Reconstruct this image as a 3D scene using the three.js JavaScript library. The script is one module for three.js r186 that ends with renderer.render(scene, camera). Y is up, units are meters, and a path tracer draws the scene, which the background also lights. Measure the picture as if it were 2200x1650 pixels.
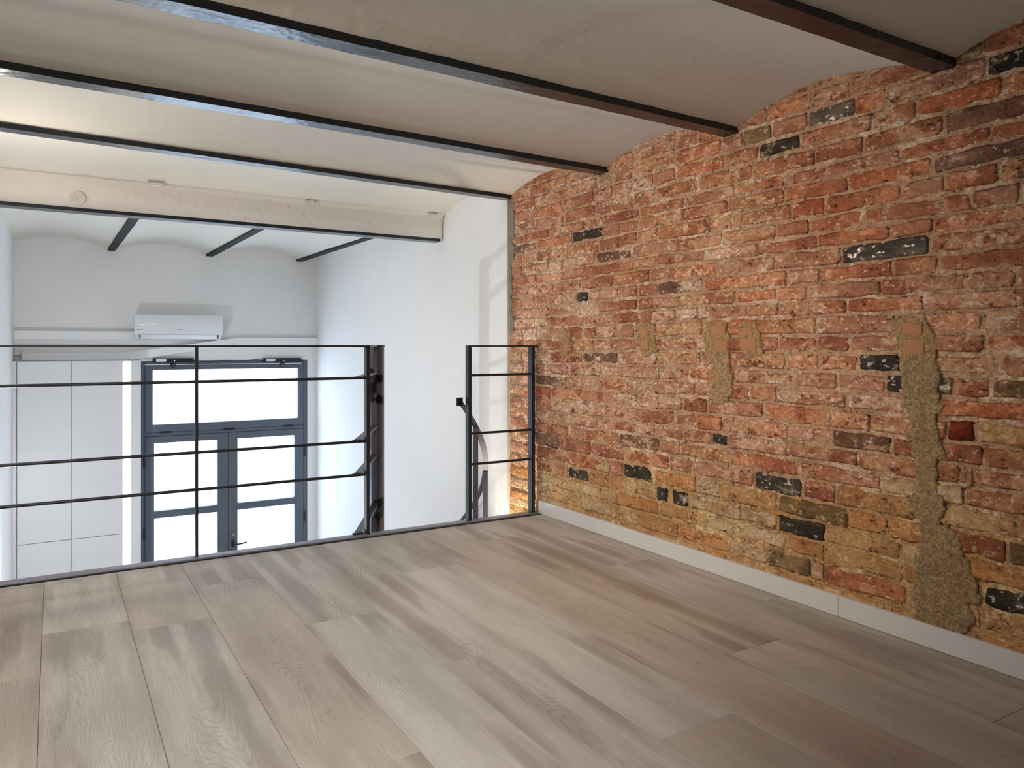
import * as THREE from 'three';
import { RoundedBoxGeometry } from 'three/addons/geometries/RoundedBoxGeometry.js';
import { mergeGeometries, toCreasedNormals } from 'three/addons/utils/BufferGeometryUtils.js';
import { RectAreaLightUniformsLib } from 'three/addons/lights/RectAreaLightUniformsLib.js';

// ---------------------------------------------------------------- camera, sky, large lights, exposure
RectAreaLightUniformsLib.init();
const scene = new THREE.Scene();
const W = 2200, H = 1650, FOCAL = 1640;                       // focal length in pixels of the 2200 x 1650 frame
const camera = new THREE.PerspectiveCamera(THREE.MathUtils.radToDeg(2 * Math.atan(H / 2 / FOCAL)), W / H, 0.05, 60);
camera.position.set(0, 1, 0);
camera.lookAt(0.515, 1, -0.8573);
camera.setViewOffset(W, H, 0, 82, W, H);                      // vertical lens shift: verticals stay vertical
const renderer = new THREE.WebGLRenderer();
renderer.toneMapping = THREE.LinearToneMapping;
renderer.toneMappingExposure = 1.15;
renderer.shadowMap.enabled = true;
scene.background = new THREE.Color(0.80, 0.92, 1.12);
scene.backgroundIntensity = 2.0;

const DAY = 2.35;                                              // radiance of the frosted panes
function daylight(x0, x1, y0, y1) {                           // one area light just inside each frosted pane
  const l = new THREE.RectAreaLight(new THREE.Color(0.62, 0.85, 1.16), DAY, x1 - x0, y1 - y0);
  l.name = 'window_daylight';
  l.position.set((x0 + x1) / 2, (y0 + y1) / 2, -8.375);
  l.rotation.y = Math.PI;
  scene.add(l);
}
const PANES = { transom: [0.845, 2.286, 0.215, 0.760], lu: [0.858, 1.453, -0.645, 0.030], ll: [0.858, 1.453, -1.40, -0.717], ru: [1.653, 2.249, -0.645, 0.030], rl: [1.653, 2.249, -1.40, -0.717] };
for (const p of Object.values(PANES)) daylight(...p);
const LAMPS = {                                               // small wall lamps just outside the frame: [x, y, z], candela, radius
  void_: { at: [-0.262, 1.42, -4.1], cd: 0.9, r: 0.032 },
  lower: { at: [-0.25, -0.55, -5.72], cd: 3.6, r: 0.04, color: [0.96, 0.98, 1.0] },
};
const SPOTS = [                                               // ceiling downlight behind the viewer, then an added brick fill: from, towards, candela
  { at: [-0.12, 1.84, -0.05], to: [0.25, 0, -2.3], cd: 17, label: 'white ceiling downlight behind the viewer, outside the picture', angle: 0.71, color: [1, 0.97, 0.925] },
  { at: [-0.18, 1.83, -2.15], to: [2.5, 0.75, -2.70], cd: 8.6, label: 'added white fill spotlight by the left wall brightening the brick wall, outside the picture', angle: 0.68, color: [1, 0.89, 0.76] },  // added fill: an unseen spot that lifts the brick wall
];
SPOTS.push({ at: [-0.22, -0.42, -4.70], to: [1.75, 1.25, -4.98], cd: 5.5, label: 'added white fill spotlight on the left wall brightening the girder and stair wall, outside the picture', angle: 0.68, color: [1, 0.985, 0.97] });  // unseen lamp put in to brighten girder, front vault and white wall
SPOTS.push({ at: [2.27, -0.72, -4.02], to: [2.5, -0.05, -4.05], cd: 7, label: 'small white uplight below the short railing washing the brick wall, hidden by the floor edge', angle: 0.62, color: [1, 0.83, 0.65] });
const WARM = new THREE.Color(1.0, 0.91, 0.80);

// ---------------------------------------------------------------- helpers
let seed = 12345;
const rnd = () => { seed = (seed + 0x6d2b79f5) | 0; let t = Math.imul(seed ^ (seed >>> 15), 1 | seed); t = (t + Math.imul(t ^ (t >>> 7), 61 | t)) ^ t; return ((t ^ (t >>> 14)) >>> 0) / 4294967296; };
const rr = (a, b) => a + (b - a) * rnd();
const lerp = (a, b, t) => a + (b - a) * t, clamp = (x, a = 0, b = 1) => Math.min(b, Math.max(a, x));
const smooth = (a, b, x) => { const t = clamp((x - a) / (b - a)); return t * t * (3 - 2 * t); };
const hash = (x, y, s) => { let h = (Math.imul(x, 374761393) + Math.imul(y, 668265263) + Math.imul(s, 974711)) | 0; h = Math.imul(h ^ (h >>> 13), 1274126177); return ((h ^ (h >>> 16)) >>> 0) / 4294967296; };
function vnoise(x, y, px, py, s) {                            // value noise that repeats after px, py cells
  const ix = Math.floor(x), iy = Math.floor(y), fx = x - ix, fy = y - iy, m = (a, n) => ((a % n) + n) % n;
  const u = fx * fx * (3 - 2 * fx), v = fy * fy * (3 - 2 * fy), x0 = m(ix, px), x1 = m(ix + 1, px), y0 = m(iy, py), y1 = m(iy + 1, py);
  const a = hash(x0, y0, s), b = hash(x1, y0, s), c = hash(x0, y1, s), d = hash(x1, y1, s);
  return a + (b - a) * u + (c - a) * v + (a - b - c + d) * u * v;
}
function fbm(u, v, fx, fy, s, oct = 4, gain = 0.5) {          // u, v in 0..1
  let t = 0, a = 1, n = 0;
  for (let i = 0; i < oct; i++) { t += a * vnoise(u * fx, v * fy, fx, fy, s + i * 17); n += a; a *= gain; fx *= 2; fy *= 2; }
  return t / n;
}
function texture(w, h, f, srgb = true, grey = false) {        // f(u, v) returns [r, g, b] in 0..255 or a grey 0..1
  const data = new Uint8Array(w * h * 4);
  for (let y = 0; y < h; y++) for (let x = 0; x < w; x++) {
    const c = f((x + 0.5) / w, (y + 0.5) / h), o = (y * w + x) * 4;
    if (grey) data[o] = data[o + 1] = data[o + 2] = clamp(c) * 255; else for (let k = 0; k < 3; k++) data[o + k] = clamp(c[k], 0, 255);
    data[o + 3] = 255;
  }
  const t = new THREE.DataTexture(data, w, h, THREE.RGBAFormat);
  t.wrapS = t.wrapT = THREE.RepeatWrapping;
  t.magFilter = THREE.LinearFilter; t.minFilter = THREE.LinearMipmapLinearFilter; t.generateMipmaps = true;
  if (srgb) t.colorSpace = THREE.SRGBColorSpace;
  t.needsUpdate = true;
  return t;
}
const mix3 = (a, b, t) => [lerp(a[0], b[0], t), lerp(a[1], b[1], t), lerp(a[2], b[2], t)];
const taken = {};
function numbered(name) { const n = taken[name] = (taken[name] ?? -1) + 1; return n ? name + '_' + String(n).padStart(3, '0') : name; }
function mesh(name, geo, mat, parent) {
  const g = Array.isArray(geo) ? (geo.length > 1 ? mergeGeometries(geo.map((q) => (q.index ? q.toNonIndexed() : q))) : geo[0]) : geo;
  const o = new THREE.Mesh(g, mat);
  o.castShadow = o.receiveShadow = true;
  o.name = parent ? name : numbered(name);
  (parent ?? scene).add(o);
  return o;
}
function thing(name, label, category, at = [0, 0, 0], group) {
  const o = new THREE.Group();
  o.name = numbered(name); o.position.set(...at); o.userData = { label, category };
  if (group) o.userData.group = group;
  scene.add(o);
  return o;
}
function struct(name, geo, mat) {
  const o = geo ? mesh(name, geo, mat) : new THREE.Group();
  if (!geo) { o.name = numbered(name); scene.add(o); }
  o.userData.kind = 'structure';
  return o;
}
const strip = (g) => { for (const k of Object.keys(g.attributes)) if (!['position', 'normal', 'uv'].includes(k)) g.deleteAttribute(k); return g; };
function box(x0, x1, y0, y1, z0, z1, r = 0, seg = 1) {        // a box between two corners, rounded by r
  const g = r ? new RoundedBoxGeometry(x1 - x0, y1 - y0, z1 - z0, seg, r) : new THREE.BoxGeometry(x1 - x0, y1 - y0, z1 - z0);
  g.translate((x0 + x1) / 2, (y0 + y1) / 2, (z0 + z1) / 2);
  return metres(strip(g.index ? g.toNonIndexed() : g));
}
function metres(g) {                                          // uv in metres by the way each face looks
  const p = g.attributes.position, n = g.attributes.normal, uv = new Float32Array(p.count * 2);
  for (let i = 0; i < p.count; i++) {
    const ax = Math.abs(n.getX(i)), ay = Math.abs(n.getY(i)), az = Math.abs(n.getZ(i)), x = p.getX(i), y = p.getY(i), z = p.getZ(i);
    const [a, b] = ay >= ax && ay >= az ? [x, z] : ax >= az ? [z, y] : [x, y];
    uv[2 * i] = a; uv[2 * i + 1] = b;
  }
  g.setAttribute('uv', new THREE.BufferAttribute(uv, 2));
  return g;
}
function rod(a, b, r, seg = 10) {                             // round bar between two points
  const A = new THREE.Vector3(...a), B = new THREE.Vector3(...b), g = new THREE.CylinderGeometry(r, r, A.distanceTo(B), seg);
  g.applyQuaternion(new THREE.Quaternion().setFromUnitVectors(new THREE.Vector3(0, 1, 0), B.clone().sub(A).normalize()));
  g.translate((a[0] + b[0]) / 2, (a[1] + b[1]) / 2, (a[2] + b[2]) / 2);
  return strip(g.toNonIndexed());
}
function grid(nu, nv, f, flip = false) {                      // a surface from f(u, v) -> [x, y, z, s, t]
  const pos = [], uv = [], idx = [];
  for (let j = 0; j <= nv; j++) for (let i = 0; i <= nu; i++) { const p = f(i / nu, j / nv); pos.push(p[0], p[1], p[2]); uv.push(p[3] ?? i / nu, p[4] ?? j / nv); }
  for (let j = 0; j < nv; j++) for (let i = 0; i < nu; i++) {
    const a = j * (nu + 1) + i, b = a + 1, c = a + nu + 1, d = c + 1;
    if (flip) idx.push(a, c, b, b, c, d); else idx.push(a, b, c, b, d, c);
  }
  const g = new THREE.BufferGeometry();
  g.setAttribute('position', new THREE.Float32BufferAttribute(pos, 3));
  g.setAttribute('uv', new THREE.Float32BufferAttribute(uv, 2));
  g.setIndex(idx);
  g.computeVertexNormals();
  return g;
}

// ---------------------------------------------------------------- materials
const std = (o) => new THREE.MeshStandardMaterial(o);
const plasterBump = texture(512, 512, (u, v) => 0.45 * fbm(u, v, 5, 5, 3, 3) + 0.35 * fbm(u, v, 40, 40, 9, 3) + 0.2 * Math.pow(fbm(u, v, 16, 16, 21, 2), 6) * 8, false, true);
const trowel = texture(512, 512, (u, v) => { const n = fbm(u, v, 3, 3, 31, 4), m = fbm(u, v, 24, 6, 37, 3); return mix3([243, 243, 242], [248, 248, 248], 0.6 * n + 0.4 * m); });
plasterBump.repeat.set(1.3, 1.3); trowel.repeat.set(0.9, 0.9);
const M = {
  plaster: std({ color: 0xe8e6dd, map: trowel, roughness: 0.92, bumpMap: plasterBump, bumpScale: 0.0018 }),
  wall: std({ color: 0xfbfbfb, map: trowel, roughness: 0.9, bumpMap: plasterBump, bumpScale: 0.0009 }),
  girder: std({ color: 0xefeae4, roughness: 0.8, bumpMap: plasterBump, bumpScale: 0.006 }),
  beam: std({ color: 0x121b27, roughness: 0.25, metalness: 0.0, bumpMap: plasterBump, bumpScale: 0.003 }),
  joist: std({ color: 0x12161c, roughness: 0.8, bumpMap: plasterBump, bumpScale: 0.003 }),
  white: std({ color: 0xe9e9e8, roughness: 0.5 }),
  lacquer: new THREE.MeshPhysicalMaterial({ color: 0xe6e8ec, roughness: 0.42, clearcoat: 0.12, clearcoatRoughness: 0.3 }),
  gloss: new THREE.MeshPhysicalMaterial({ color: 0xf0f4fa, roughness: 0.12, clearcoat: 0.6, clearcoatRoughness: 0.05 }),
  dark: std({ color: 0x0e1013, roughness: 0.6 }),
  gap: std({ color: 0x0b0908, roughness: 0.95 }),
  frame: std({ color: 0x59616d, roughness: 0.45 }),
  hardware: std({ color: 0x10151b, roughness: 0.4 }),
  chrome: std({ color: 0xd8dade, roughness: 0.25, metalness: 1 }),
  steel: std({ color: 0x34363c, roughness: 0.36, metalness: 0.5 }),
  flatBar: std({ color: 0x5c5a63, roughness: 0.42, metalness: 0.45 }),
  channel: std({ color: 0x8f8e9a, roughness: 0.42, metalness: 0.3 }),
  trunking: std({ color: 0xf6f7f9, roughness: 0.4 }),
  pane: new THREE.MeshPhysicalMaterial({ color: 0xf2f8ff, roughness: 0.6, transmission: 0.35, thickness: 0, emissive: 0xe8f3ff, emissiveIntensity: 1.6 }),
  led: std({ color: 0xffffff, emissive: 0xfff6ea, emissiveIntensity: 3.0, roughness: 0.5 }),
  opal: std({ color: 0xffffff, emissive: 0xffd09a, emissiveIntensity: 3.0, roughness: 0.4 }),
  concrete: std({ color: 0x8f8c88, roughness: 0.9, bumpMap: plasterBump, bumpScale: 0.004 }),
};
// raw steel of the stair post: blue-grey mill scale with black blotches
const millScale = texture(256, 1024, (u, v) => { const n = fbm(u, v, 3, 9, 51, 4), k = smooth(0.60, 0.66, n) * smooth(0.3, 0.6, fbm(u, v, 5, 20, 57, 3)); return mix3(mix3([104, 104, 114], [74, 76, 88], fbm(u, v, 6, 12, 61, 3)), [18, 17, 19], k); });
M.scale = std({ color: 0xffffff, map: millScale, roughness: 0.36, metalness: 0.75 });

// brick skins: 1.28 m a side; mortar smears, pale flecks and dark pits are matter on the bricks
const T = 1.28;
function brickSkin(s, lo, hi, smear, smearAt, fleck) {
  return texture(1024, 1024, (u, v) => {
    const a = fbm(u, v, 8, 18, s, 4), b = fbm(u, v, 26, 40, s + 5, 3), c = fbm(u, v, 110, 150, s + 9, 3, 0.65), d = fbm(u, v, 6, 12, s + 13, 5, 0.6);
    let col = mix3(lo, hi, smooth(0.25, 0.75, 0.6 * a + 0.4 * b));
    col = mix3(col, smear, 0.85 * smooth(smearAt, smearAt + 0.10, 0.55 * d + 0.3 * b + 0.15 * c));
    col = mix3(col, [236, 220, 204], fleck * smooth(0.60, 0.70, 0.75 * fbm(u, v, 70, 105, s + 31, 3, 0.6) + 0.25 * d));
    col = mix3(col, [40, 24, 16], 0.55 * smooth(0.33, 0.25, 0.65 * c + 0.35 * b));
    const g = 0.80 + 0.4 * c;
    return [col[0] * g, col[1] * g, col[2] * g];
  });
}
const skinRed = brickSkin(101, [166, 108, 80], [208, 154, 120], [216, 174, 142], 0.50, 0.85);
const skinDark = brickSkin(211, [40, 35, 29], [92, 80, 64], [178, 152, 124], 0.57, 0.85);
const skinOchre = brickSkin(307, [178, 138, 100], [210, 176, 134], [212, 180, 140], 0.51, 0.55);
const skinBrown = brickSkin(701, [112, 80, 60], [164, 124, 98], [214, 178, 148], 0.53, 0.8);
const skinOlive = brickSkin(809, [110, 86, 58], [164, 132, 94], [206, 174, 132], 0.53, 0.6);
const skinMortar = brickSkin(401, [188, 146, 113], [208, 168, 134], [230, 202, 174], 0.55, 0.6);
const skinCement = texture(512, 512, (u, v) => { const a = fbm(u, v, 4, 4, 501, 4), c = fbm(u, v, 90, 90, 507, 2), e = fbm(u, v, 12, 12, 511, 3); const col = mix3([150, 124, 88], [184, 157, 116], 0.6 * a + 0.4 * e), g = 0.72 + 0.56 * c; return [col[0] * g, col[1] * g, col[2] * g]; });
const rough = texture(1024, 1024, (u, v) => 0.25 * fbm(u, v, 10, 20, 601, 3) + 0.35 * fbm(u, v, 40, 60, 607, 3) + 0.4 * fbm(u, v, 150, 180, 613, 3, 0.6), false, true);
const rawMat = (map, tint, bump = 0.010) => std({ color: tint, map, roughness: 0.95, bumpMap: rough, bumpScale: bump });
const BRICK = {
  red: [0xffffff, 0xf2e0d6, 0xffe4d4, 0xe6cfc4, 0xf6ead8].map((t) => rawMat(skinRed, t)),
  bright: [rawMat(skinRed, 0xffd8be, 0.008)],
  deep: [rawMat(skinRed, 0xa05038, 0.008)],
  brown: [rawMat(skinBrown, 0xffffff), rawMat(skinBrown, 0xf0e4d8)],
  dark: [rawMat(skinDark, 0xffffff), rawMat(skinDark, 0xd8d4c4)],
  grey: [rawMat(skinDark, 0xffffff)],
  ochre: [0xffffff, 0xfff0d8, 0xf4dcc0, 0xffdcb8].map((t) => rawMat(skinOchre, t)),
  olive: [rawMat(skinOlive, 0xffffff), rawMat(skinOlive, 0xf0ecd8)],
  tile: [std({ color: 0xc08a62, roughness: 0.95, bumpMap: rough, bumpScale: 0.003 })],
};
BRICK.grey[0].color.setRGB(2.4, 2.4, 2.6);
const mortarMat = rawMat(skinMortar, 0xffffff, 0.014);
mortarMat.vertexColors = true;
const paleCement = rawMat(skinCement, 0xffffff, 0.008); paleCement.color.setRGB(1.12, 1.02, 1.0);
const cementMat = rawMat(skinCement, 0xffffff, 0.008), greyCementMat = std({ color: 0x968c82, roughness: 0.95, bumpMap: rough, bumpScale: 0.01 });

// oak planks: one board per texture, u across and v along
function oak(s, cathedral) {
  return texture(384, 1536, (u, v) => {
    const warp = fbm(u, v, 2, 5, s, 4) - 0.5, fine = fbm(u, v, 160, 18, s + 3, 3, 0.6), streak = fbm(u, v, 6, 1, s + 7, 3), cloud = fbm(u, v, 3, 3, s + 11, 3);
    const uc = u - 0.5 + 0.35 * warp, f = cathedral ? 3.2 * uc * uc + 0.55 * v + 0.22 * warp : 1.1 * uc + 0.25 * warp;
    const line = Math.pow(Math.abs(((f * 26) % 1 + 1) % 1 * 2 - 1), 5);
    const keep = smooth(0.35, 0.6, fbm(u, v, 2, 4, s + 19, 2));
    let col = mix3([216, 211, 203], [188, 182, 172], smooth(0.22, 0.80, 0.4 * streak + 0.6 * cloud));
    col = mix3(col, [150, 137, 127], 0.5 * smooth(0.52, 0.80, fbm(u, v, 4, 2, s + 23, 4)));
    col = mix3(col, [128, 112, 100], 0.30 * line * keep);
    const g = 0.93 + 0.14 * fine;
    return [col[0] * g, col[1] * g, col[2] * g];
  });
}
const oakBump = texture(256, 1024, (u, v) => fbm(u, v, 90, 14, 777, 3, 0.6), false, true);
const OAK = [oak(900, true), oak(931, false), oak(967, true), oak(1013, false), oak(1051, true)].flatMap((map) => [0xffffff, 0xf3ece6].map((t) => std({ color: t, map, roughness: 0.52, bumpMap: oakBump, bumpScale: 0.0004 })));

// ---------------------------------------------------------------- room shell
const XL = -0.311, XB = 2.50, XW = 2.485, ZF = -8.32, ZE = -3.79, ZR = 3.4, YLOW = -2.12, YTOP = 2.14;
struct('wall_left', box(XL - 0.2, XL, YLOW, YTOP, ZF - 0.25, ZR), M.wall);
struct('wall_back', box(XL - 0.2, 2.9, YLOW, YTOP, ZR, ZR + 0.2), M.wall);
struct('wall_far', [box(XL - 0.2, 0.735, YLOW, YTOP, ZF - 0.25, ZF), box(2.385, 2.9, YLOW, YTOP, ZF - 0.25, ZF), box(0.735, 2.385, 0.850, YTOP, ZF - 0.25, ZF)], M.wall);
struct('wall_right', box(XW, 2.9, YLOW, YTOP, ZF, -4.195, 0.004), M.wall);
struct('floor', box(XL - 0.1, 2.52, -0.2, -0.009, ZE - 0.012, ZR), M.concrete);
const floor = scene.getObjectByName('floor');
struct('floor', box(XL - 0.2, 2.9, YLOW - 0.2, YLOW, ZF - 0.25, ZR), std({ color: 0xb4aaa0, roughness: 0.5 }));
struct('ground', box(-6, 9, YLOW - 0.3, YLOW - 0.05, -20, ZF - 0.25), std({ color: 0x9a9a98, roughness: 0.9 }));

// planks of the mezzanine floor: seams measured across x, first end joint of every row along z
const SEAMS = [-0.311, -0.034, 0.236, 0.500, 0.775, 1.045, 1.320, 1.587, 1.857, 2.134, 2.404, 2.496];
const JOINT = [-2.72, -3.10, -2.437 + 1.72 - 0.6, -3.39, -2.725, -2.174, -3.13, -2.465, -3.42, -2.74, -2.055], LONG = 1.66;
function plank(x0, x1, z0, z1) {
  const c = 0.0011, h = 0.009, g = 0.0006;
  x0 += g; x1 -= g; z0 += g; z1 -= g;
  const P = [[x0 + c, 0, z0 + c], [x1 - c, 0, z0 + c], [x1 - c, 0, z1 - c], [x0 + c, 0, z1 - c], [x0, -c, z0], [x1, -c, z0], [x1, -c, z1], [x0, -c, z1], [x0, -h, z0], [x1, -h, z0], [x1, -h, z1], [x0, -h, z1]];
  const Q = [[0, 3, 2, 1]];
  for (let k = 0; k < 2; k++) for (let i = 0; i < 4; i++) { const j = (i + 1) % 4; Q.push([4 * k + i, 4 * k + j, 4 * k + 4 + j, 4 * k + 4 + i]); }
  const pos = [], uv = [], ou = rr(0, 0.25), ov = rr(0, 1), su = rnd() < 0.5 ? -1 : 1, sv = rnd() < 0.5 ? -1 : 1;
  for (const q of Q) for (const i of [0, 1, 2, 0, 2, 3]) { const p = P[q[i]]; pos.push(...p); uv.push(su * (p[0] - x0) / 0.27 + ou * 0.2, sv * (p[2] - z0) / 1.25 + ov); }
  const geo = new THREE.BufferGeometry();
  geo.setAttribute('position', new THREE.Float32BufferAttribute(pos, 3));
  geo.setAttribute('uv', new THREE.Float32BufferAttribute(uv, 2));
  geo.computeVertexNormals();
  return geo;
}
let last = -1;
for (let r = 0; r < SEAMS.length - 1; r++) {
  const cuts = [ZE];
  let z = JOINT[r];
  while (z - LONG > ZE + 0.05) z -= LONG;
  for (; z < ZR; z += LONG) if (z > ZE + 0.05) cuts.push(z);
  cuts.push(ZR - 0.002);
  for (let i = 0; i + 1 < cuts.length; i++) {
    let k; do k = Math.floor(rnd() * OAK.length); while (k === last);
    last = k;
    mesh('floor_plank', plank(SEAMS[r], SEAMS[r + 1], cuts[i], cuts[i + 1]), OAK[k], floor);
  }
}
// steel edge of the mezzanine: channel, then a dark groove before the boards
const edge = struct('trim_1');
mesh('channel', box(XL, 2.498, -0.17, 0.004, -3.888, -3.826, 0.004), M.channel, edge);
mesh('groove', box(XL, 2.498, -0.05, -0.004, -3.826, -3.803), M.gap, edge);
mesh('edge_profile', box(XL, 2.492, -0.02, 0.003, -3.803, -3.789, 0.002), M.gap, edge);

// skirting on the brick wall, two lengths butted together
const skirting = struct('baseboard_right');
for (const [a, b] of [[-3.826, -1.7945], [-1.7935, ZR]]) mesh('board', box(2.481, 2.4985, 0.001, 0.077, a, b, 0.002), M.white, skirting);

// ---------------------------------------------------------------- ceiling: shallow brick vaults between steel beams, plastered over
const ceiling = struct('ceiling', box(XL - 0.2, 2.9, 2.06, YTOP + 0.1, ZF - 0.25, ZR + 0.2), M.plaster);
const BEAMS = [[2.16, 2.22, 1.905], [1.28, 1.30, 1.905], [0.42, 0.40, 1.905], [-0.47, -0.51, 1.905], [-1.375, -1.418, 1.903], [-2.19, -2.335, 1.906], [-3.045, -3.226, 1.913], [-3.957, -4.205, 1.935], [-5.083, -5.185, 1.93]];
const arch = (s) => { const h = 0.093, c = 0.92, R = (c * c / 4 + h * h) / (2 * h), x = (s - 0.5) * c; return Math.sqrt(R * R - x * x) - (R - h); };
for (let b = 0; b + 1 < BEAMS.length; b++) {
  const A = BEAMS[b], B = BEAMS[b + 1];
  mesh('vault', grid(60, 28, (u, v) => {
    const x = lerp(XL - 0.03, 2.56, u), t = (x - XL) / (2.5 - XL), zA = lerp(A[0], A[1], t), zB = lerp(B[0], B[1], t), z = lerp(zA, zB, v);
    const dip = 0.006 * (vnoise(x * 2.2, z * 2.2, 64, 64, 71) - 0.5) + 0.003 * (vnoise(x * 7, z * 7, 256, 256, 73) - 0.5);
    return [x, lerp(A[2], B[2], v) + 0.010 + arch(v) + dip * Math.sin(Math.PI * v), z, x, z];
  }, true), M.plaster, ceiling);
}
function beam(A, B, y, w, mat, parent) {                     // lower flange of a beam, ragged where the plaster meets it
  const n = 70, ring = [];
  const g = grid(n, 3, (u, v) => {
    const x = lerp(A[0], B[0], u), z = lerp(A[1], B[1], u), dx = B[0] - A[0], dz = B[1] - A[1], l = Math.hypot(dx, dz), nx = -dz / l, nz = dx / l;
    const j = (s) => 0.004 * (vnoise(u * 60, s, 64, 64, 81 + s) - 0.5);
    const off = [-w / 2 + j(0), -w / 2 + j(1) * 0.4, w / 2 + j(2) * 0.4, w / 2 + j(3)][Math.round(v * 3)], yy = [y + 0.03, y, y, y + 0.03][Math.round(v * 3)] + 0.0015 * (vnoise(u * 30, v * 3, 64, 64, 91) - 0.5);
    return [x + nx * off, yy, z + nz * off, l * u, off];
  });
  return mesh('ceiling_beam', toCreasedNormals(g, 0.6), mat, parent);
}
for (const [zl, zr, y] of BEAMS.slice(0, 8)) beam([XL - 0.02, zl], [2.52, zr + 0.002], y, 0.078, M.beam, ceiling);
// painted girder across the room where the two ceilings meet, its lower flange dark
const gAng = Math.atan2(BEAMS[8][1] - BEAMS[8][0], 2.5 - XL);
const girder = mesh('girder', grid(70, 9, (u, v) => {
  const x = lerp(XL - 0.02, 2.478, u), z = lerp(BEAMS[8][0], BEAMS[8][1], (x - XL) / (2.5 - XL)), k = Math.round(v * 9), w = 0.008 * (vnoise(u * 14, k, 64, 64, 97) - 0.5);
  const sec = [[0.10, 1.985], [0.075, 1.955 + w], [0.06, 1.94 + w], [0.058, 1.88], [0.056, 1.795], [-0.056, 1.795], [-0.058, 1.88], [-0.06, 1.94], [-0.075, 1.965], [-0.10, 2.03]][k];
  return [x, sec[1], z + sec[0] + (k > 1 && k < 4 ? w * 0.4 : 0), x, sec[1]];
}), M.girder, ceiling);
mesh('flange', box(-1.40, 1.389, -0.011, 0.011, -0.052, 0.052, 0.002).rotateY(-gAng).translate((XL + 2.478) / 2, 1.785, (BEAMS[8][0] + BEAMS[8][1]) / 2), M.beam, girder);
mesh('end_plate', box(2.462, 2.476, 1.775, 1.95, -5.245, -5.122, 0.003), M.girder, girder);
for (const [x, z, w] of [[0.522, -4.985, 0.045], [1.467, -5.055, 0.035], [2.38, -5.085, 0.035]]) {   // little raised hanger stubs painted over
  mesh('hanger_stub', [box(x - w, x + w, 1.955, 1.972, z - 0.012, z + 0.012, 0.003), box(x - w, x - w + 0.012, 1.945, 1.965, z - 0.006, z + 0.016, 0.002), box(x + w * 0.5, x + w * 0.5 + 0.014, 1.945, 1.965, z - 0.006, z + 0.016, 0.002)], M.girder, girder);
}
// vaults of the front room run the other way
const VX = [-0.42, 0.485, 1.378, 2.300, 3.19];
const vaultY = (x) => { for (let i = 0; i < 4; i++) if (x <= VX[i + 1]) return 1.925 + arch((x - VX[i]) / (VX[i + 1] - VX[i])); return 1.925; };
for (let i = 0; i < 4; i++) {
  const x0 = Math.max(VX[i], XL - 0.04), x1 = Math.min(VX[i + 1], 2.55);
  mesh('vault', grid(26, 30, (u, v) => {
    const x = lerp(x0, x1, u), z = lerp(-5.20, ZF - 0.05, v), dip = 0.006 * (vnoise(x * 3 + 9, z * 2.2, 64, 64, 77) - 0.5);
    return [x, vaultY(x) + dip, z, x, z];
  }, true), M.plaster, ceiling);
  if (i) beam([VX[i] + 0.025, -5.2], [VX[i] - 0.005, ZF], 1.917, 0.064, M.joist, ceiling);
}

// ---------------------------------------------------------------- brick wall on the right
const ROWS = [0.028, 0.099, 0.180, 0.253, 0.327, 0.408, 0.483, 0.555, 0.619, 0.691, 0.766, 0.833, 0.901, 0.972, 1.037, 1.112, 1.175, 1.237, 1.305, 1.373, 1.432, 1.500, 1.572, 1.636, 1.692, 1.768, 1.838, 1.911, 1.982, 2.052];
const wave = (z, y) => 0.010 * (vnoise(z * 1.1 + 40, y * 2, 256, 256, 131) - 0.5) + 0.007 * (vnoise(z * 3.2 + 40, y * 5, 256, 256, 137) - 0.5);
const brickWall = struct('wall_right', box(2.53, 2.9, YLOW, YTOP, -4.195, ZR), M.concrete);
const onFire = (z, y) => smooth(0.50, 0.26, y + 0.24 * (fbm(z / 4 + 3, y / 4 + 3, 8, 8, 141, 3) - 0.5) + 0.10 * smooth(-2.6, -3.8, z) * 0.6 - 0.05 * smooth(-2.2, -1.4, z));   // where the old limewash has stained the wall ochre
const mortar = grid(420, 250, (u, v) => {
  const z = lerp(-4.195, 0.6, u), y = lerp(-0.75, 2.10, v);
  const d = 0.010 * fbm(z / 8 + 2, y / 8 + 2, 90, 90, 151, 3) + 0.006 * vnoise(z * 60 + 300, y * 90 + 300, 4096, 4096, 157);
  return [2.4955 + d, y, z, z / T, y / T];
});
{
  const p = mortar.attributes.position, c = new Float32Array(p.count * 3);
  for (let i = 0; i < p.count; i++) {
    const o = onFire(p.getZ(i), p.getY(i)), g = 0.9 + 0.2 * vnoise(p.getZ(i) * 25 + 200, p.getY(i) * 25 + 200, 2048, 2048, 163);
    c[3 * i] = lerp(1, 1.0, o) * g; c[3 * i + 1] = lerp(1, 0.98, o) * g; c[3 * i + 2] = lerp(1, 0.72, o) * g;
  }
  mortar.setAttribute('color', new THREE.BufferAttribute(c, 3));
}
mesh('mortar_bed', mortar, mortarMat, brickWall);
mesh('plain_wall', [box(2.503, 2.54, YLOW, -0.74, -4.195, ZR), box(2.503, 2.54, -0.74, YTOP, 0.59, ZR)], std({ color: 0xc69a78, roughness: 0.95, bumpMap: rough, bumpScale: 0.01 }), brickWall);

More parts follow.
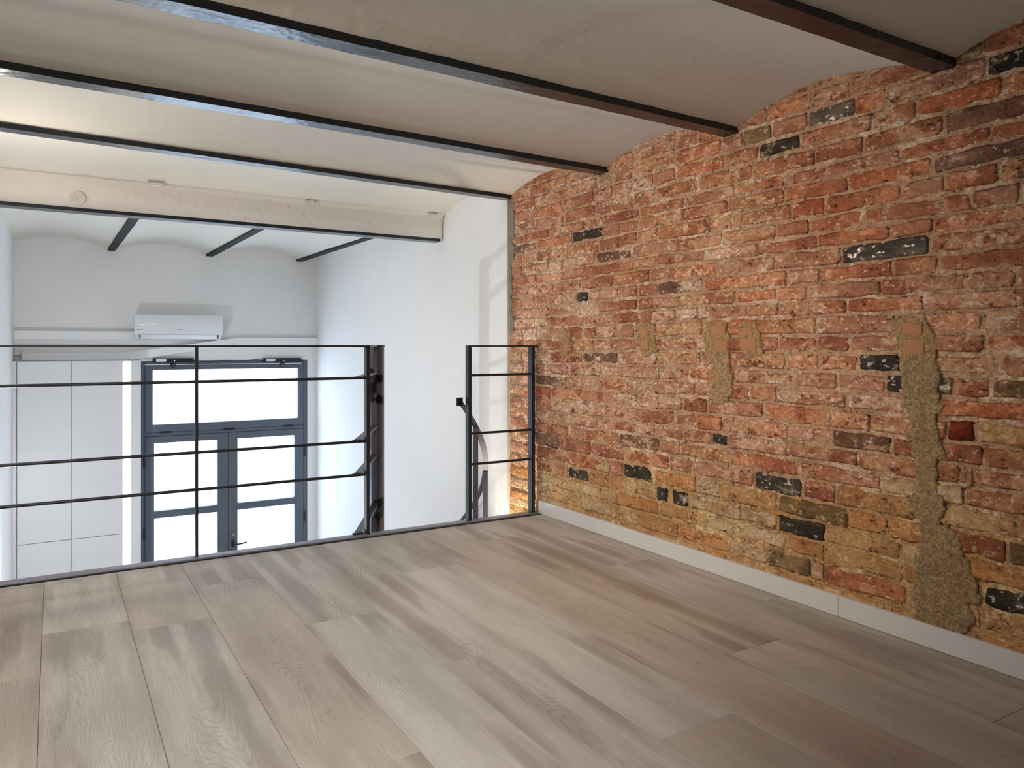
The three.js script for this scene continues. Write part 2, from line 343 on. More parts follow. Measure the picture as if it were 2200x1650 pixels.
function brickGeometry(z0, z1, y0, y1, proud, tilt) {         // one worn brick: ragged outline, uneven face, sides running back into the bed
  const n = z1 - z0 > 0.18 ? 7 : 5, m = 3, hz = (z1 - z0) / 2, hy = (y1 - y0) / 2, cz = (z0 + z1) / 2, cy = (y0 + y1) / 2, s = Math.floor(rnd() * 1e6);
  const pos = [], uv = [], idx = [], at = (i, j) => j * (n + 1) + i;
  for (let j = 0; j <= m; j++) for (let i = 0; i <= n; i++) {
    const rim = i === 0 || i === n || j === 0 || j === m, corner = (i === 0 || i === n) && (j === 0 || j === m);
    let z = cz + hz * (2 * i / n - 1), y = cy + hy * (j === 0 ? -1 : j === m ? 1 : j === 1 ? -0.72 : 0.72);
    if (i === 1) z -= hz * (2 / n) * 0.72; if (i === n - 1) z += hz * (2 / n) * 0.72;
    z += (hash(i, j, s) - 0.5) * (rim ? 0.008 : 0.005) - (corner ? Math.sign(z - cz) * Math.pow(hash(i, j, s + 3), 3) * 0.016 : 0);
    y += (hash(i, j, s + 1) - 0.5) * (rim ? 0.009 : 0.004) - (corner ? Math.sign(y - cy) * Math.pow(hash(i, j, s + 5), 3) * 0.014 : 0) + wave(z, cy) + tilt * (z - cz);
    const x = proud + (rim ? 0.0018 + 0.004 * hash(i, j, s + 2) : 0.0050 * (hash(i, j, s + 2) - 0.5));
    pos.push(x, y, z); uv.push(z / T, y / T);
  }
  for (let j = 0; j < m; j++) for (let i = 0; i < n; i++) idx.push(at(i, j), at(i + 1, j), at(i, j + 1), at(i + 1, j), at(i + 1, j + 1), at(i, j + 1));
  const rim = [];
  for (let i = 0; i < n; i++) rim.push(at(i, 0)); for (let j = 0; j < m; j++) rim.push(at(n, j)); for (let i = n; i > 0; i--) rim.push(at(i, m)); for (let j = m; j > 0; j--) rim.push(at(0, j));
  const back = pos.length / 3;
  for (const k of rim) { pos.push(proud + 0.03, pos[3 * k + 1], pos[3 * k + 2]); uv.push(uv[2 * k] + 0.01, uv[2 * k + 1] + 0.01); }
  for (let k = 0; k < rim.length; k++) { const l = (k + 1) % rim.length; idx.push(rim[k], back + k, rim[l], rim[l], back + k, back + l); }
  const g = new THREE.BufferGeometry();
  g.setAttribute('position', new THREE.Float32BufferAttribute(pos, 3));
  g.setAttribute('uv', new THREE.Float32BufferAttribute(uv, 2));
  g.setIndex(idx);
  g.computeVertexNormals();
  return g;
}
// bricks that stand out: height, from z, to z, kind
const MARKED = [
  [1.335, -1.79, -1.465, 'grey'], [1.79, -2.175, -1.98, 'dark'], [1.885, -2.26, -2.12, 'olive'], [1.872, -1.935, -1.74, 'grey'], [1.872, -1.74, -1.62, 'bright'], [1.872, -1.275, -1.02, 'dark'],
  [1.61, -1.45, -1.15, 'brown'], [1.88, -3.28, -3.155, 'olive'], [1.668, -3.61, -3.39, 'brown'], [1.608, -3.50, -3.235, 'dark'], [0.366, -3.05, -2.84, 'dark'], [0.290, -3.54, -3.36, 'grey'],
  [0.290, -2.80, -2.73, 'dark'], [0.290, -2.69, -2.592, 'dark'], [0.446, -2.195, -1.972, 'dark'], [0.290, -2.08, -1.868, 'dark'], [0.867, -1.612, -1.515, 'dark'], [0.587, -2.435, -2.355, 'dark'],
  [0.655, -1.83, -1.60, 'brown'], [0.728, -1.398, -1.322, 'deep'], [0.587, -1.356, -1.326, 'deep'], [0.140, -2.13, -1.93, 'olive'], [0.140, -1.925, -1.868, 'olive'], [0.80, -3.94, -3.60, 'brown'],
  [0.45, -3.94, -3.64, 'brown'], [1.205, -2.295, -2.095, 'bright'], [1.945, -2.13, -1.93, 'bright'], [1.80, -1.50, -1.24, 'bright'], [1.004, -1.46, -1.29, 'red'], [0.366, -1.215, -1.02, 'olive'],
  [0.216, -1.285, -1.05, 'dark'], [1.945, -1.42, -1.30, 'olive'], [0.140, -1.29, -1.0, 'ochre'], [0.867, -1.26, -1.08, 'olive'], [0.867, -1.43, -1.39, 'dark'], [1.272, -3.35, -3.10, 'red'],
  [0.728, -1.30, -1.10, 'ochre'], [0.518, -1.98, -1.64, 'red'], [1.735, -1.70, -1.42, 'red'], [0.216, -1.86, -1.56, 'ochre'], [0.140, -1.86, -1.545, 'red'],
];
const cand = [];
for (let r = 0; r + 1 < ROWS.length; r++) {
  const lo = ROWS[r], hi = ROWS[r + 1], mid = (lo + hi) / 2;
  const fixed = MARKED.filter((m) => m[0] > lo && m[0] <= hi).sort((a, b) => a[1] - b[1]);
  const runs = [];
  let z = -4.185;
  for (const f of [...fixed, null]) {
    const end = f ? f[1] - 0.012 : 0.55;
    if (z === -4.185 && rnd() < 0.5 && end - z > 0.4) { runs.push([z, z + 0.14, null]); z += 0.152; }
    while (end - z > 0.06) {
      let w = rnd() < 0.62 ? rr(0.275, 0.31) : rr(0.13, 0.155);
      const left = end - z;
      if (left < 0.36) w = left < 0.20 ? left : (left > 0.26 ? left : left / 2 - 0.006);
      else if (left - w < 0.10) w = left / 2 - 0.006;
      runs.push([z, z + w, null]);
      z += w + rr(0.006, 0.015);
    }
    if (f) { runs.push([f[1], f[2], f[3]]); z = f[2] + 0.012; }
  }
  for (const [a, b, kind] of runs) {
    const c = (a + b) / 2, o = onFire(c, mid);
    let k = kind ?? (rnd() < o ? 'ochre' : 'red');
    if (!kind && k === 'red') { const q = rnd(); if (q < 0.005) k = 'dark'; else if (q < 0.04) k = 'brown'; else if (q < 0.10 && c > -2.2) k = 'bright'; }
    if (!kind && k === 'ochre' && rnd() < 0.03) k = 'olive';
    const d = 0.515 * 2.5 - 0.8573 * c, seen = c < -1.08 ? (b - a) / (d * d) : 0;
    const bed = rr(0.0045, 0.0095);
    cand.push({ geo: brickGeometry(a, b, lo + bed, hi - bed, XB - 0.0020 + rr(-0.0025, 0.003), rr(-0.012, 0.012)), k, seen, c, mid });
  }
}
cand.sort((a, b) => b.seen - a.seen);
const rest = {};
cand.forEach((q, i) => {
  const list = BRICK[q.k], mat = list[Math.floor(rnd() * list.length)];
  if (i < 276) mesh('brick', q.geo, mat, brickWall);
  else (rest[q.k === 'dark' || q.k === 'grey' ? 'dark' : q.k === 'ochre' || q.k === 'olive' ? 'ochre' : 'red'] ??= []).push(q.geo);
});
for (let y = -0.64; y < 0.02; y += 0.07) for (let z = -4.185 + (Math.round(y / 0.07) & 1 ? 0.15 : 0); z < -3.75; z += 0.30) rest.ochre.push(brickGeometry(z, Math.min(z + 0.285, -3.72), y + 0.008, y + 0.06, XB - 0.0035, 0));
{ // the smallest bricks in view, joined: one part, its skins as three material groups
  const kinds = Object.keys(rest), geo = mergeGeometries(kinds.map((k) => mergeGeometries(rest[k])), true);
  mesh('far_bricks', geo, kinds.map((k) => BRICK[k][0]), brickWall).userData.kind = 'stuff';
}
// cement repairs: rough patches a little proud of the bricks
function patch(points, mat, step = 0.011, amp = 0.006, depth = 0.007) {
  const s = Math.floor(rnd() * 1e5), out = [];
  points.forEach((p, i) => {
    const q = points[(i + 1) % points.length], l = Math.hypot(q[0] - p[0], q[1] - p[1]), n = Math.max(1, Math.round(l / step));
    for (let k = 0; k < n; k++) { const t = k / n, z = lerp(p[0], q[0], t), y = lerp(p[1], q[1], t), wob = (o) => 0.034 * (vnoise(z * 26 + 500, y * 26 + 500, 4096, 4096, s + o) - 0.5) + amp * 2 * (hash(i, k, s + o) - 0.5); out.push(new THREE.Vector2(z + wob(3), y + wob(5))); }
  });
  const g = strip(new THREE.ExtrudeGeometry(new THREE.Shape(out), { depth, bevelEnabled: true, bevelThickness: 0.004, bevelSize: 0.004, bevelSegments: 1 }));
  const p = g.attributes.position, uv = g.attributes.uv;
  for (let i = 0; i < p.count; i++) { const z = p.getX(i), y = p.getY(i), x = 2.5025 - p.getZ(i); p.setXYZ(i, x, y, z); uv.setXY(i, z / 0.6, y / 0.6); }
  const ix = g.index; g.computeVertexNormals();
  return mesh('mortar_patch', g, mat, brickWall);
}
patch([[-1.545, 0.96], [-1.445, 0.975], [-1.442, 0.87], [-1.425, 0.76], [-1.415, 0.66], [-1.432, 0.57], [-1.412, 0.46], [-1.44, 0.43], [-1.367, 0.37], [-1.33, 0.285], [-1.309, 0.20], [-1.345, 0.17], [-1.31, 0.135], [-1.36, 0.07], [-1.50, 0.07], [-1.51, 0.12], [-1.515, 0.24], [-1.48, 0.35], [-1.50, 0.43], [-1.525, 0.46], [-1.50, 0.52], [-1.52, 0.66], [-1.535, 0.77], [-1.555, 0.87]], cementMat);
patch([[-2.46, 1.10], [-2.35, 1.10], [-2.335, 0.96], [-2.335, 0.76], [-2.44, 0.752], [-2.43, 0.93], [-2.465, 0.97]], paleCement, 0.011, 0.005, 0.005);
patch([[-1.60, 1.10], [-1.47, 1.10], [-1.44, 1.0], [-1.45, 0.955], [-1.56, 0.95]], paleCement, 0.011, 0.005, 0.005);
patch([[-2.96, 1.115], [-2.82, 1.115], [-2.81, 0.97], [-2.90, 0.95], [-2.955, 1.03]], paleCement, 0.011, 0.005, 0.005);
patch([[-2.285, 1.09], [-2.19, 1.09], [-2.155, 0.965], [-2.26, 0.955]], paleCement, 0.011, 0.005, 0.005);
patch([[-3.63, 1.09], [-3.52, 1.09], [-3.51, 0.96], [-3.62, 0.955]], paleCement, 0.011, 0.005, 0.005);
patch([[-4.185, 1.90], [-4.15, 1.90], [-4.125, 1.82], [-4.13, 1.72], [-4.155, 1.66], [-4.13, 1.62], [-4.14, 1.57], [-4.165, 1.53], [-4.165, 1.22], [-4.13, 1.14], [-4.155, 1.08], [-4.185, 1.06]], greyCementMat, 0.012, 0.005, 0.005);
for (const [z0, z1, y0, y1] of [[-2.44, -2.355, 1.035, 1.085], [-2.425, -2.345, 0.965, 1.025], [-2.915, -2.855, 1.04, 1.085], [-2.915, -2.85, 0.975, 1.032], [-2.268, -2.205, 1.035, 1.075], [-2.27, -2.19, 0.972, 1.03], [-3.585, -3.54, 1.035, 1.085], [-3.58, -3.53, 0.965, 1.028], [-1.555, -1.482, 1.035, 1.075], [-1.55, -1.475, 0.962, 1.022]])
  mesh('brick', brickGeometry(z0, z1, y0, y1, 2.4905, 0), BRICK.tile[0], brickWall);

// ---------------------------------------------------------------- entrance door with opening fanlight
const Z0 = ZF - 0.085, Z1 = ZF - 0.012;                         // back and face of the frame
function ring(x0, x1, y0, y1, w, z0, z1, bottom = w) {          // four mitred members as one frame
  return [box(x0, x0 + w, y0, y1, z0, z1, 0.004), box(x1 - w, x1, y0, y1, z0, z1, 0.004), box(x0 + w, x1 - w, y1 - w, y1, z0, z1, 0.004), ...(bottom ? [box(x0 + w, x1 - w, y0, y0 + bottom, z0, z1, 0.004)] : [])];
}
const door = struct('door_1');
mesh('door_frame', [...ring(0.738, 2.383, YLOW, 0.848, 0.036, Z0, Z1, 0), box(0.774, 2.347, 0.100, 0.134, Z0, Z1 - 0.004, 0.003)], M.frame, door);
const fan = mesh('window_sash', [box(0.777, 0.845, 0.137, 0.809, Z0, Z1 + 0.008, 0.004), box(2.286, 2.344, 0.137, 0.809, Z0, Z1 + 0.008, 0.004), box(0.845, 2.286, 0.760, 0.809, Z0, Z1 + 0.008, 0.004), box(0.845, 2.286, 0.137, 0.215, Z0, Z1 + 0.008, 0.004)], M.frame, door);
const pane = (p, parent) => mesh('window_pane', box(p[0] - 0.006, p[1] + 0.006, p[2] - 0.006, p[3] + 0.006, -8.392, -8.384), M.pane, parent);
pane(PANES.transom, fan);
for (const x of [0.96, 1.56, 2.17]) mesh('sash_hinge', box(x - 0.055, x + 0.055, 0.128, 0.146, Z1 + 0.004, Z1 + 0.018, 0.003), M.hardware, fan);
function leaf(x0, x1, ga, gb, up, low) {
  const l = mesh('door_leaf', [box(x0, ga, YLOW + 0.01, 0.097, Z0, Z1 + 0.006, 0.004), box(gb, x1, YLOW + 0.01, 0.097, Z0, Z1 + 0.006, 0.004), box(ga, gb, up[3], 0.097, Z0, Z1 + 0.006, 0.004), box(ga, gb, low[3], up[2], Z0, Z1 + 0.006, 0.004), box(ga, gb, YLOW + 0.01, low[2], Z0, Z1 + 0.006, 0.004)], M.frame, door);
  pane(up, l); pane(low, l);
  return l;
}
const leafL = leaf(0.777, 1.558, PANES.lu[0], PANES.lu[1], PANES.lu, PANES.ll), leafR = leaf(1.562, 2.344, PANES.ru[0], PANES.ru[1], PANES.ru, PANES.rl);
for (const y of [-0.15, -0.86]) {
  mesh('hinge', [rod([0.768, y - 0.055, Z1 + 0.008], [0.768, y + 0.055, Z1 + 0.008], 0.009)], M.hardware, leafL);
  mesh('hinge', [rod([2.352, y - 0.055, Z1 + 0.008], [2.352, y + 0.055, Z1 + 0.008], 0.009)], M.hardware, leafR);
}
{
  const hz = Z1 + 0.006;
  const plate = new THREE.CapsuleGeometry(0.017, 0.045, 6, 14).scale(1, 1, 0.5).translate(1.606, -1.06, hz + 0.003);
  mesh('door_handle', [strip(plate.toNonIndexed()), rod([1.606, -1.066, hz], [1.606, -1.066, hz + 0.05], 0.010), strip(new THREE.TubeGeometry(new THREE.CatmullRomCurve3([new THREE.Vector3(1.606, -1.066, hz + 0.045), new THREE.Vector3(1.64, -1.064, hz + 0.052), new THREE.Vector3(1.735, -1.056, hz + 0.05)]), 12, 0.009, 8).toNonIndexed())], M.hardware, leafR);
  mesh('lock_rosette', strip(new THREE.CylinderGeometry(0.015, 0.017, 0.012, 20).rotateX(Math.PI / 2).translate(1.610, -0.968, hz + 0.005)), M.chrome, leafR);
  const esc = mesh('keyhole_escutcheon', strip(new THREE.CylinderGeometry(0.019, 0.021, 0.012, 20).rotateX(Math.PI / 2).translate(1.606, -1.150, hz + 0.005)), M.hardware, leafR);
  mesh('lock_cylinder', strip(new THREE.CylinderGeometry(0.010, 0.010, 0.016, 16).rotateX(Math.PI / 2).translate(1.606, -1.153, hz + 0.008)), M.chrome, esc);
}
// chain actuators that push the fanlight open
function actuator(x0, x1, y, cx, label) {
  const a = thing('window_actuator', label, 'window opener', [(x0 + x1) / 2, y, ZF], 'window openers above the entrance door');
  const at = (g) => g.translate(-(x0 + x1) / 2, -y, -ZF);
  mesh('housing', at(box(x0, x1 - 0.02, y - 0.022, y + 0.024, ZF + 0.001, ZF + 0.045, 0.005)), M.hardware, a);
  mesh('end_cap', at(box(x1 - 0.02, x1, y - 0.022, y + 0.008, ZF + 0.001, ZF + 0.040, 0.004)), M.hardware, a);
  mesh('rating_label', [at(box(x0 + 0.03, x0 + 0.115, y - 0.010, y + 0.018, ZF + 0.0445, ZF + 0.0462)), at(strip(new THREE.CylinderGeometry(0.011, 0.011, 0.0017, 14).rotateX(Math.PI / 2).translate(x0 + 0.115, y + 0.004, ZF + 0.0454)).toNonIndexed())], M.white, a).userData.label = 'white sticker';
  const clevis = new THREE.Shape([[-0.026, 0.03], [0.026, 0.03], [0.026, -0.005], [0, -0.034], [-0.026, -0.005]].map((p) => new THREE.Vector2(...p)));
  const b = mesh('chain_bracket', [at(strip(new THREE.ExtrudeGeometry(clevis, { depth: 0.012, bevelEnabled: false }).translate(cx, y - 0.042, ZF + 0.004)).toNonIndexed()), at(box(cx - 0.012, cx + 0.012, y - 0.02, y + 0.006, ZF + 0.040, ZF + 0.052, 0.003))], M.hardware, a);
  for (const [dx, dy] of [[-0.012, -0.038], [0.014, -0.038], [0.001, -0.054]]) mesh('screw', at(strip(new THREE.SphereGeometry(0.0055, 10, 6).scale(1, 1, 0.5).translate(cx + dx, y + dy, ZF + 0.017))), M.chrome, b);
  mesh('screw', at(strip(new THREE.SphereGeometry(0.008, 10, 6).translate(cx + 0.006, y - 0.001, ZF + 0.052))), M.chrome, b);
}
actuator(0.84, 1.235, 0.853, 1.030, 'dark window opener motor with white sticker above the left half of the fanlight');
actuator(1.905, 2.325, 0.846, 2.108, 'dark window opener motor with white sticker above the right half of the fanlight');
{
  const t = thing('cable', 'thin grey cable sagging along the door head between the two window openers', 'cable', [1.23, 0.845, ZF + 0.012]);
  const c = new THREE.CatmullRomCurve3([[0, 0.004], [0.12, -0.004], [0.3, 0.004], [0.45, -0.002], [0.6, 0.010], [0.69, 0.016]].map((p) => new THREE.Vector3(p[0], p[1], 0.004 * Math.sin(p[0] * 20))));
  mesh('cable_sheath', strip(new THREE.TubeGeometry(c, 40, 0.0042, 6)), M.hardware, t);
}

// ---------------------------------------------------------------- air conditioner and the trunking beside it
{
  const a = thing('air_conditioner', 'white wall air conditioner with a wavy front panel above the glazed door', 'air conditioner', [1.069, 1.058, ZF]);
  const w = 0.404, prof = (pts, len, mat, name, parent, r = 0.006) => {
    const g = new THREE.ExtrudeGeometry(new THREE.Shape(pts.map((p) => new THREE.Vector2(...p))), { depth: len, bevelEnabled: true, bevelThickness: r, bevelSize: r, bevelSegments: 2 });
    g.rotateY(-Math.PI / 2).translate(len / 2, 0, 0);            // profile (z, y) swept along x
    return mesh(name, toCreasedNormals(strip(g), 0.7), mat, parent);
  };
  prof([[0.008, 0.010], [0.008, 0.238], [0.135, 0.238], [0.155, 0.22], [0.160, 0.075], [0.13, 0.016]], 2 * w - 0.03, M.white, 'body', a);
  const front = prof([[0.150, 0.052], [0.162, 0.055], [0.178, 0.10], [0.181, 0.15], [0.174, 0.205], [0.158, 0.239], [0.145, 0.236]], 2 * w - 0.012, M.gloss, 'front_panel', a);
  const wave_ = new THREE.CatmullRomCurve3(Array.from({ length: 17 }, (_, i) => { const u = i / 16; return new THREE.Vector3(lerp(-0.15, 0.38, u), 0.094 - 0.006 * Math.sin(u * Math.PI * 1.6) * 1.0 + 0.004 * u, 0.1795); }));
  mesh('highlight_ridge', strip(new THREE.TubeGeometry(wave_, 48, 0.0055, 10)), M.gloss, front);  // highlight along the panel crease, shaped as a raised ridge
  mesh('badge', strip(new THREE.BoxGeometry(0.05, 0.005, 0.002)).translate(-0.36, 0.098, 0.1835), std({ color: 0x8a929c, roughness: 0.4 }), front);
  mesh('badge', strip(new THREE.BoxGeometry(0.042, 0.004, 0.002)).translate(-0.002, 0.104, 0.185), std({ color: 0x9aa2ac, roughness: 0.4 }), front);
  mesh('indicator', strip(new THREE.CylinderGeometry(0.007, 0.007, 0.003, 14).rotateX(Math.PI / 2).translate(0.262, 0.163, 0.1868)), M.white, front);
  prof([[0.132, 0.020], [0.165, 0.050], [0.170, 0.047], [0.138, 0.014]], 0.70, M.lacquer, 'louvre', a, 0.002);
  for (const x of [-0.356, 0.358]) mesh('louvre_pivot', box(x - 0.003, x + 0.003, 0.014, 0.052, 0.150, 0.171), M.hardware, a);
}
{
  const t = thing('cable_trunking', 'short white cable trunking running from the left wall into the air conditioner', 'trunking', [XL, 1.060, ZF]);
  mesh('cover', box(0.001, 0.985, 0, 0.08, 0.0005, 0.055, 0.004), M.trunking, t);
  const u = thing('cable_trunking', 'long white cable trunking stepping down diagonally above the door and cabinet', 'trunking', [0, 0.936, ZF]);
  const run = (a, b, h) => { const dx = b[0] - a[0], dy = b[1] - a[1], l = Math.hypot(dx, dy); return box(0, l, -h / 2, h / 2, 0.0005, 0.058, 0.004).rotateZ(Math.atan2(dy, dx)).translate(a[0], a[1], 0); };
  mesh('cover', run([1.60, 0.102], [2.484, 0.102], 0.095), M.trunking, u);
  mesh('cover', run([0.63, -0.036], [1.61, 0.104], 0.080), M.trunking, u);
  mesh('cover', run([-0.25, -0.035], [0.635, -0.035], 0.074), M.trunking, u);
}
{
  const s = thing('sensor', 'small white square sensor box on the far wall by the left corner', 'sensor', [-0.281, 0.950, ZF]);
  mesh('case', box(-0.027, 0.027, -0.037, 0.046, 0.0005, 0.03, 0.006), M.white, s);
  mesh('lens', strip(new THREE.CylinderGeometry(0.004, 0.004, 0.004, 12).rotateX(Math.PI / 2).translate(0.004, 0, 0.031)), M.hardware, s);
}

// ---------------------------------------------------------------- tall cabinets, LED strip and end panel left of the door
const ZC = -8.05, TOP = 0.861;
function cabinet(x0, x1, label) {
  const c = thing('cabinet', label, 'cabinet', [(x0 + x1) / 2, YLOW, ZF], 'tall white cabinets left of the entrance door');
  const at = (g) => g.translate(-(x0 + x1) / 2, -YLOW, -ZF);
  mesh('carcass', at(box(x0, x1, YLOW + 0.001, TOP, ZF + 0.001, ZC - 0.022)), M.lacquer, c);
  mesh('door', at(box(x0 + 0.003, x1 - 0.003, -0.766, TOP - 0.002, ZC - 0.020, ZC, 0.002)), M.lacquer, c).userData.label = 'tall upper door';
  mesh('door', at(box(x0 + 0.003, x1 - 0.003, YLOW + 0.08, -0.771, ZC - 0.020, ZC, 0.002)), M.lacquer, c).userData.label = 'lower door';
  mesh('plinth', at(box(x0, x1, YLOW + 0.002, YLOW + 0.078, ZC - 0.06, ZC - 0.03)), M.lacquer, c);
}
cabinet(-0.278, 0.139, 'tall white flat-front cabinet against the left wall, left one of the pair');
cabinet(0.140, 0.556, 'tall white flat-front cabinet beside the vertical light strip, right one of the pair');
{
  const f = thing('filler_panel', 'narrow white filler strip between the left wall and the tall cabinets', 'panel', [-0.296, YLOW, ZC]);
  mesh('panel', box(-0.0145, 0.0145, 0.002, TOP - YLOW, -0.08, -0.012, 0.001), M.lacquer, f);
  const e = thing('end_panel', 'narrow white upright panel between the light strip and the dark door frame', 'panel', [0.672, YLOW, ZC]);
  mesh('panel', box(-0.042, 0.042, 0.002, TOP - YLOW - 0.003, -0.269, 0, 0.002), M.white, e);
  const l = thing('led_strip_light', 'vertical glowing white light strip between the cabinets and the end panel', 'light', [0.593, YLOW, ZC]);
  mesh('channel', box(-0.036, 0.036, 0.002, TOP - YLOW - 0.003, -0.269, -0.012), M.white, l);
  mesh('diffuser', box(-0.028, 0.028, 0.06, TOP - YLOW - 0.012, -0.0115, -0.001, 0.003), M.led, l);
  const r = new THREE.RectAreaLight(new THREE.Color(1, 0.985, 0.97), 3.4, 0.056, 2.88);
  r.name = 'led_strip'; r.position.set(0.593, (TOP + YLOW) / 2 + 0.02, ZC + 0.003); r.rotation.y = Math.PI; scene.add(r);
}
{
  const j = thing('junction_cover', 'round cover cap painted over on the face of the white girder', 'cover cap', [0.117, 1.845, -5.040]);
  mesh('cap', strip(new THREE.CylinderGeometry(0.040, 0.043, 0.030, 36).rotateX(Math.PI / 2)), M.girder, j);
  mesh('screw', strip(new THREE.SphereGeometry(0.005, 10, 6).translate(0.002, -0.002, 0.013)), M.girder, j);
}

// ---------------------------------------------------------------- steel railings on the mezzanine edge
const ZP = -3.868;
{
  const g = thing('railing', 'long dark steel railing with thin round rails across the open edge', 'railing', [0.55, 0.004, ZP]);
  const at = (q) => q.translate(-0.55, -0.004, -ZP);
  mesh('top_rail', at(box(XL + 0.001, 1.437, 0.994, 1.003, ZP - 0.02, ZP + 0.02, 0.001)), M.steel, g);
  for (const y of [0.830, 0.495, 0.319]) mesh('rail', at(rod([XL + 0.001, y, ZP], [1.42, y, ZP], 0.0075)), M.steel, g);
  mesh('post', at(box(0.574, 0.587, 0.0045, 0.994, ZP - 0.012, ZP + 0.012, 0.001)), M.steel, g);
  mesh('post', at(box(1.417, 1.434, 0.0045, 0.994, ZP - 0.02, ZP + 0.02, 0.001)), M.steel, g);
  mesh('post', at(box(XL + 0.001, XL + 0.014, 0.0045, 0.994, ZP - 0.012, ZP + 0.012, 0.001)), M.steel, g);
  for (const y of [0.998, 0.832, 0.500, 0.322, 0.008]) mesh('tie_lug', at(box(1.352, 1.410, y - 0.005, y + 0.005, ZP - 0.0205, ZP - 0.002, 0.001)), M.steel, g);
  const h = thing('railing', 'short dark steel railing bay fixed to the brick wall beside the stair opening', 'railing', [2.24, 0.004, ZP]);
  const ah = (q) => q.translate(-2.24, -0.004, -ZP);
  mesh('top_rail', ah(box(2.024, 2.492, 0.994, 1.003, ZP - 0.02, ZP + 0.02, 0.001)), M.steel, h);
  for (const y of [0.831, 0.497, 0.321]) mesh('rail', ah(rod([2.03, y, ZP], [2.46, y, ZP], 0.0075)), M.steel, h);
  for (const [a, b] of [[2.024, 2.044], [2.449, 2.472]]) mesh('post', ah(box(a, b, 0.0045, 0.994, ZP - 0.02, ZP + 0.02, 0.0015)), M.steel, h);
}

// ---------------------------------------------------------------- spiral staircase rising through the opening
{
  const C = [1.738, -4.556], RAD = 0.69, deg = Math.PI / 180;
  const st = thing('spiral_staircase', 'dark steel spiral staircase with a round post and curved flat handrail in the void', 'staircase', [C[0], YLOW, C[1]]);
  const at = (q) => q.translate(-C[0], -YLOW, -C[1]);
  const post = new THREE.CylinderGeometry(0.052, 0.052, 1.0 - YLOW - 0.006, 48, 1).translate(C[0], (1.0 + YLOW) / 2, C[1]);
  { const uv = post.attributes.uv, p = post.attributes.position; for (let i = 0; i < uv.count; i++) uv.setXY(i, uv.getX(i), p.getY(i) / 1.2); }
  mesh('centre_post', at(strip(post)), M.scale, st);
  mesh('post_cap', at(strip(new THREE.CylinderGeometry(0.056, 0.056, 0.008, 40).translate(C[0], 0.999, C[1]))), M.steel, st);
  const A = [1.374, ZP], dx = C[0] - A[0], dz = C[1] - A[1], l = Math.hypot(dx, dz), ang = Math.atan2(-dz, dx);
  for (const y of [0.998, 0.832, 0.500, 0.322, 0.008]) mesh('tie_bar', at(box(0.038, l - 0.05, -0.005, 0.005, -0.02, 0.02, 0.001).rotateY(ang).translate(A[0], y, A[1])), M.steel, st);
  // handrail: a flat bar on a helix
  const hy = (t) => 0.665 - 0.0112 * (66 - t), hp = (t, r) => [C[0] + r * Math.cos(t * deg), C[1] + r * Math.sin(t * deg)];
  const n = 90, prof = [[-0.017, 0.005], [0.017, 0.005], [0.017, -0.005], [-0.017, -0.005], [-0.017, 0.005]];
  const rail = grid(n, 4, (u, v) => { const t = lerp(67, -150, u), k = prof[Math.round(v * 4)], [x, z] = hp(t, RAD + k[0]); return [x, hy(t) + k[1], z, u * 2.6, v * 0.1]; });
  const cap = hp(67.5, RAD), cd = 67.5 * deg;
  mesh('handrail', [toCreasedNormals(at(rail), 0.5)], M.flatBar, st);
  mesh('handrail_end', at(box(-0.024, 0.024, -0.022, 0.026, -0.007, 0.007, 0.003).rotateY(Math.PI / 2 - cd).translate(cap[0], hy(67), cap[1])), M.steel, st);
  for (const t of [53, 25, -5, -35, -65, -95, -125]) {
    const [x, z] = hp(t, RAD - 0.001);
    mesh('baluster', at(box(-0.016, 0.016, hy(t) - 1.02, hy(t) - 0.006, -0.005, 0.005, 0.001).rotateY(-t * deg).translate(x, 0, z)), M.flatBar, st);
  }
  for (let i = 0; i < 8; i++) {                                   // steel treads winding down, all below the sight line of the edge
    const a0 = 104 - i * 24, a1 = a0 - 28, y = -0.235 - i * 0.225, s = new THREE.Shape();
    s.moveTo(0.04 * Math.cos(a0 * deg), 0.04 * Math.sin(a0 * deg));
    for (let k = 0; k <= 6; k++) { const a = lerp(a0, a1, k / 6) * deg; s.lineTo(0.655 * Math.cos(a), 0.655 * Math.sin(a)); }
    s.lineTo(0.04 * Math.cos(a1 * deg), 0.04 * Math.sin(a1 * deg));
    mesh('tread', at(strip(new THREE.ExtrudeGeometry(s, { depth: 0.03, bevelEnabled: true, bevelThickness: 0.002, bevelSize: 0.002, bevelSegments: 1 }).rotateX(Math.PI / 2).translate(C[0], y, C[1]))), M.steel, st);
  }
}

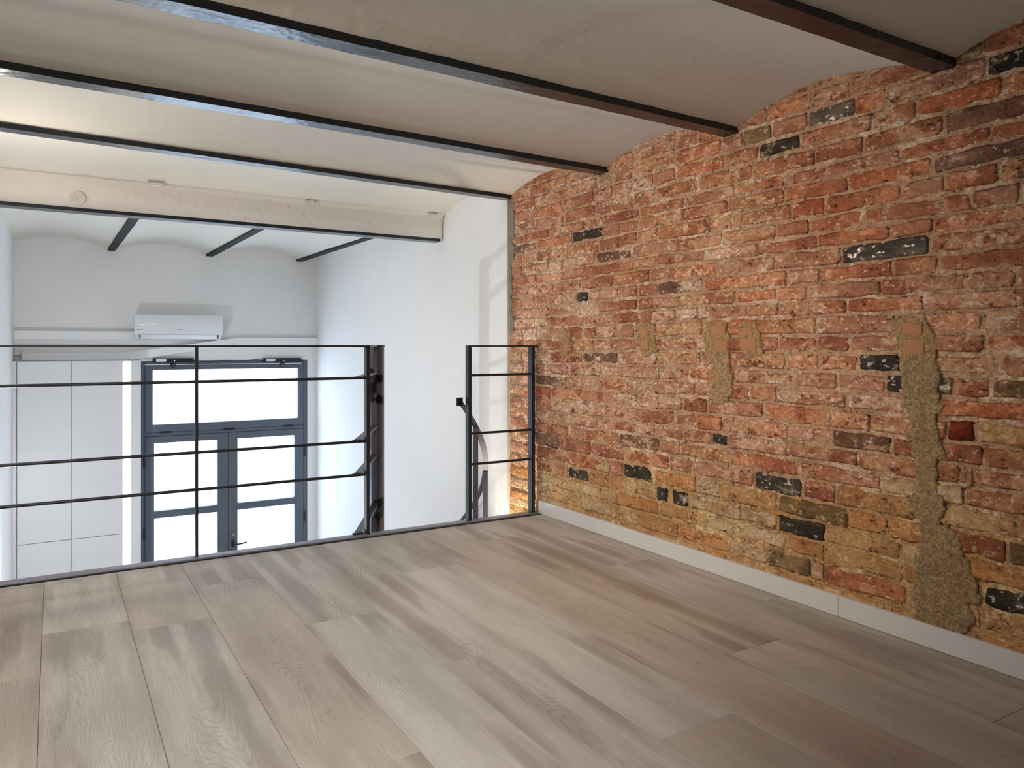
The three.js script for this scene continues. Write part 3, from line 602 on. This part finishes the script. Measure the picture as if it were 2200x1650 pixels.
// ---------------------------------------------------------------- small wall lamps outside the frame
function lamp(key, label, stem) {
  const { at: [x, y, z], cd, r, color } = LAMPS[key];
  const t = thing('wall_lamp', label, 'lamp', [x, y, z]);
  mesh('globe', strip(new THREE.SphereGeometry(r, 24, 16)), M.opal, t);
  const b = new THREE.Vector3(...stem), d = b.clone().normalize();
  mesh('arm', rod(d.clone().multiplyScalar(r * 0.9).toArray(), b.toArray(), 0.007), M.white, t);
  const p = new THREE.CylinderGeometry(0.03, 0.03, 0.012, 24).applyQuaternion(new THREE.Quaternion().setFromUnitVectors(new THREE.Vector3(0, 1, 0), d)).translate(...b.clone().addScaledVector(d, -0.006).toArray());
  mesh('backplate', strip(p), M.white, t);
  const L = new THREE.PointLight(color ? new THREE.Color(...color) : WARM, cd);
  L.name = 'lamp_bulb'; L.castShadow = true; L.shadow.radius = r * 40; L.position.set(x, y, z);
  scene.add(L);
}
lamp('void_', 'tiny opal globe wall lamp on the left wall just past the railing', [XL + 0.262, 0, 0]);
lamp('lower', 'small opal globe lamp on the left wall nearer the cabinets', [XL + 0.25, 0, 0]);

for (const q of SPOTS) {
  const t = thing('spotlight', q.label, 'spotlight', q.at);
  const d = new THREE.Vector3(...q.to).sub(t.position).normalize(), turn = new THREE.Quaternion().setFromUnitVectors(new THREE.Vector3(0, -1, 0), d);
  const put = (g) => strip(g.applyQuaternion(turn));
  mesh('housing', put(new THREE.LatheGeometry([[0.0, 0.07], [0.036, 0.068], [0.042, 0.055], [0.042, -0.03], [0.038, -0.03], [0.034, 0.0], [0.0, 0.0]].map((p) => new THREE.Vector2(...p)), 32)), M.white, t);
  mesh('lens', put(new THREE.CylinderGeometry(0.033, 0.033, 0.004, 28).translate(0, -0.004, 0)), M.opal, t);
  const L = new THREE.SpotLight(new THREE.Color(...q.color), q.cd, 0, q.angle, 0.9);
  L.name = 'spot_bulb'; L.castShadow = true; L.shadow.radius = 2; L.position.copy(t.position).addScaledVector(d, 0.012); L.target.position.set(...q.to);
  scene.add(L, L.target);
}
for (const o of scene.children) if (o.isLight && o.castShadow === false && !o.isRectAreaLight) o.castShadow = true;
renderer.render(scene, camera);
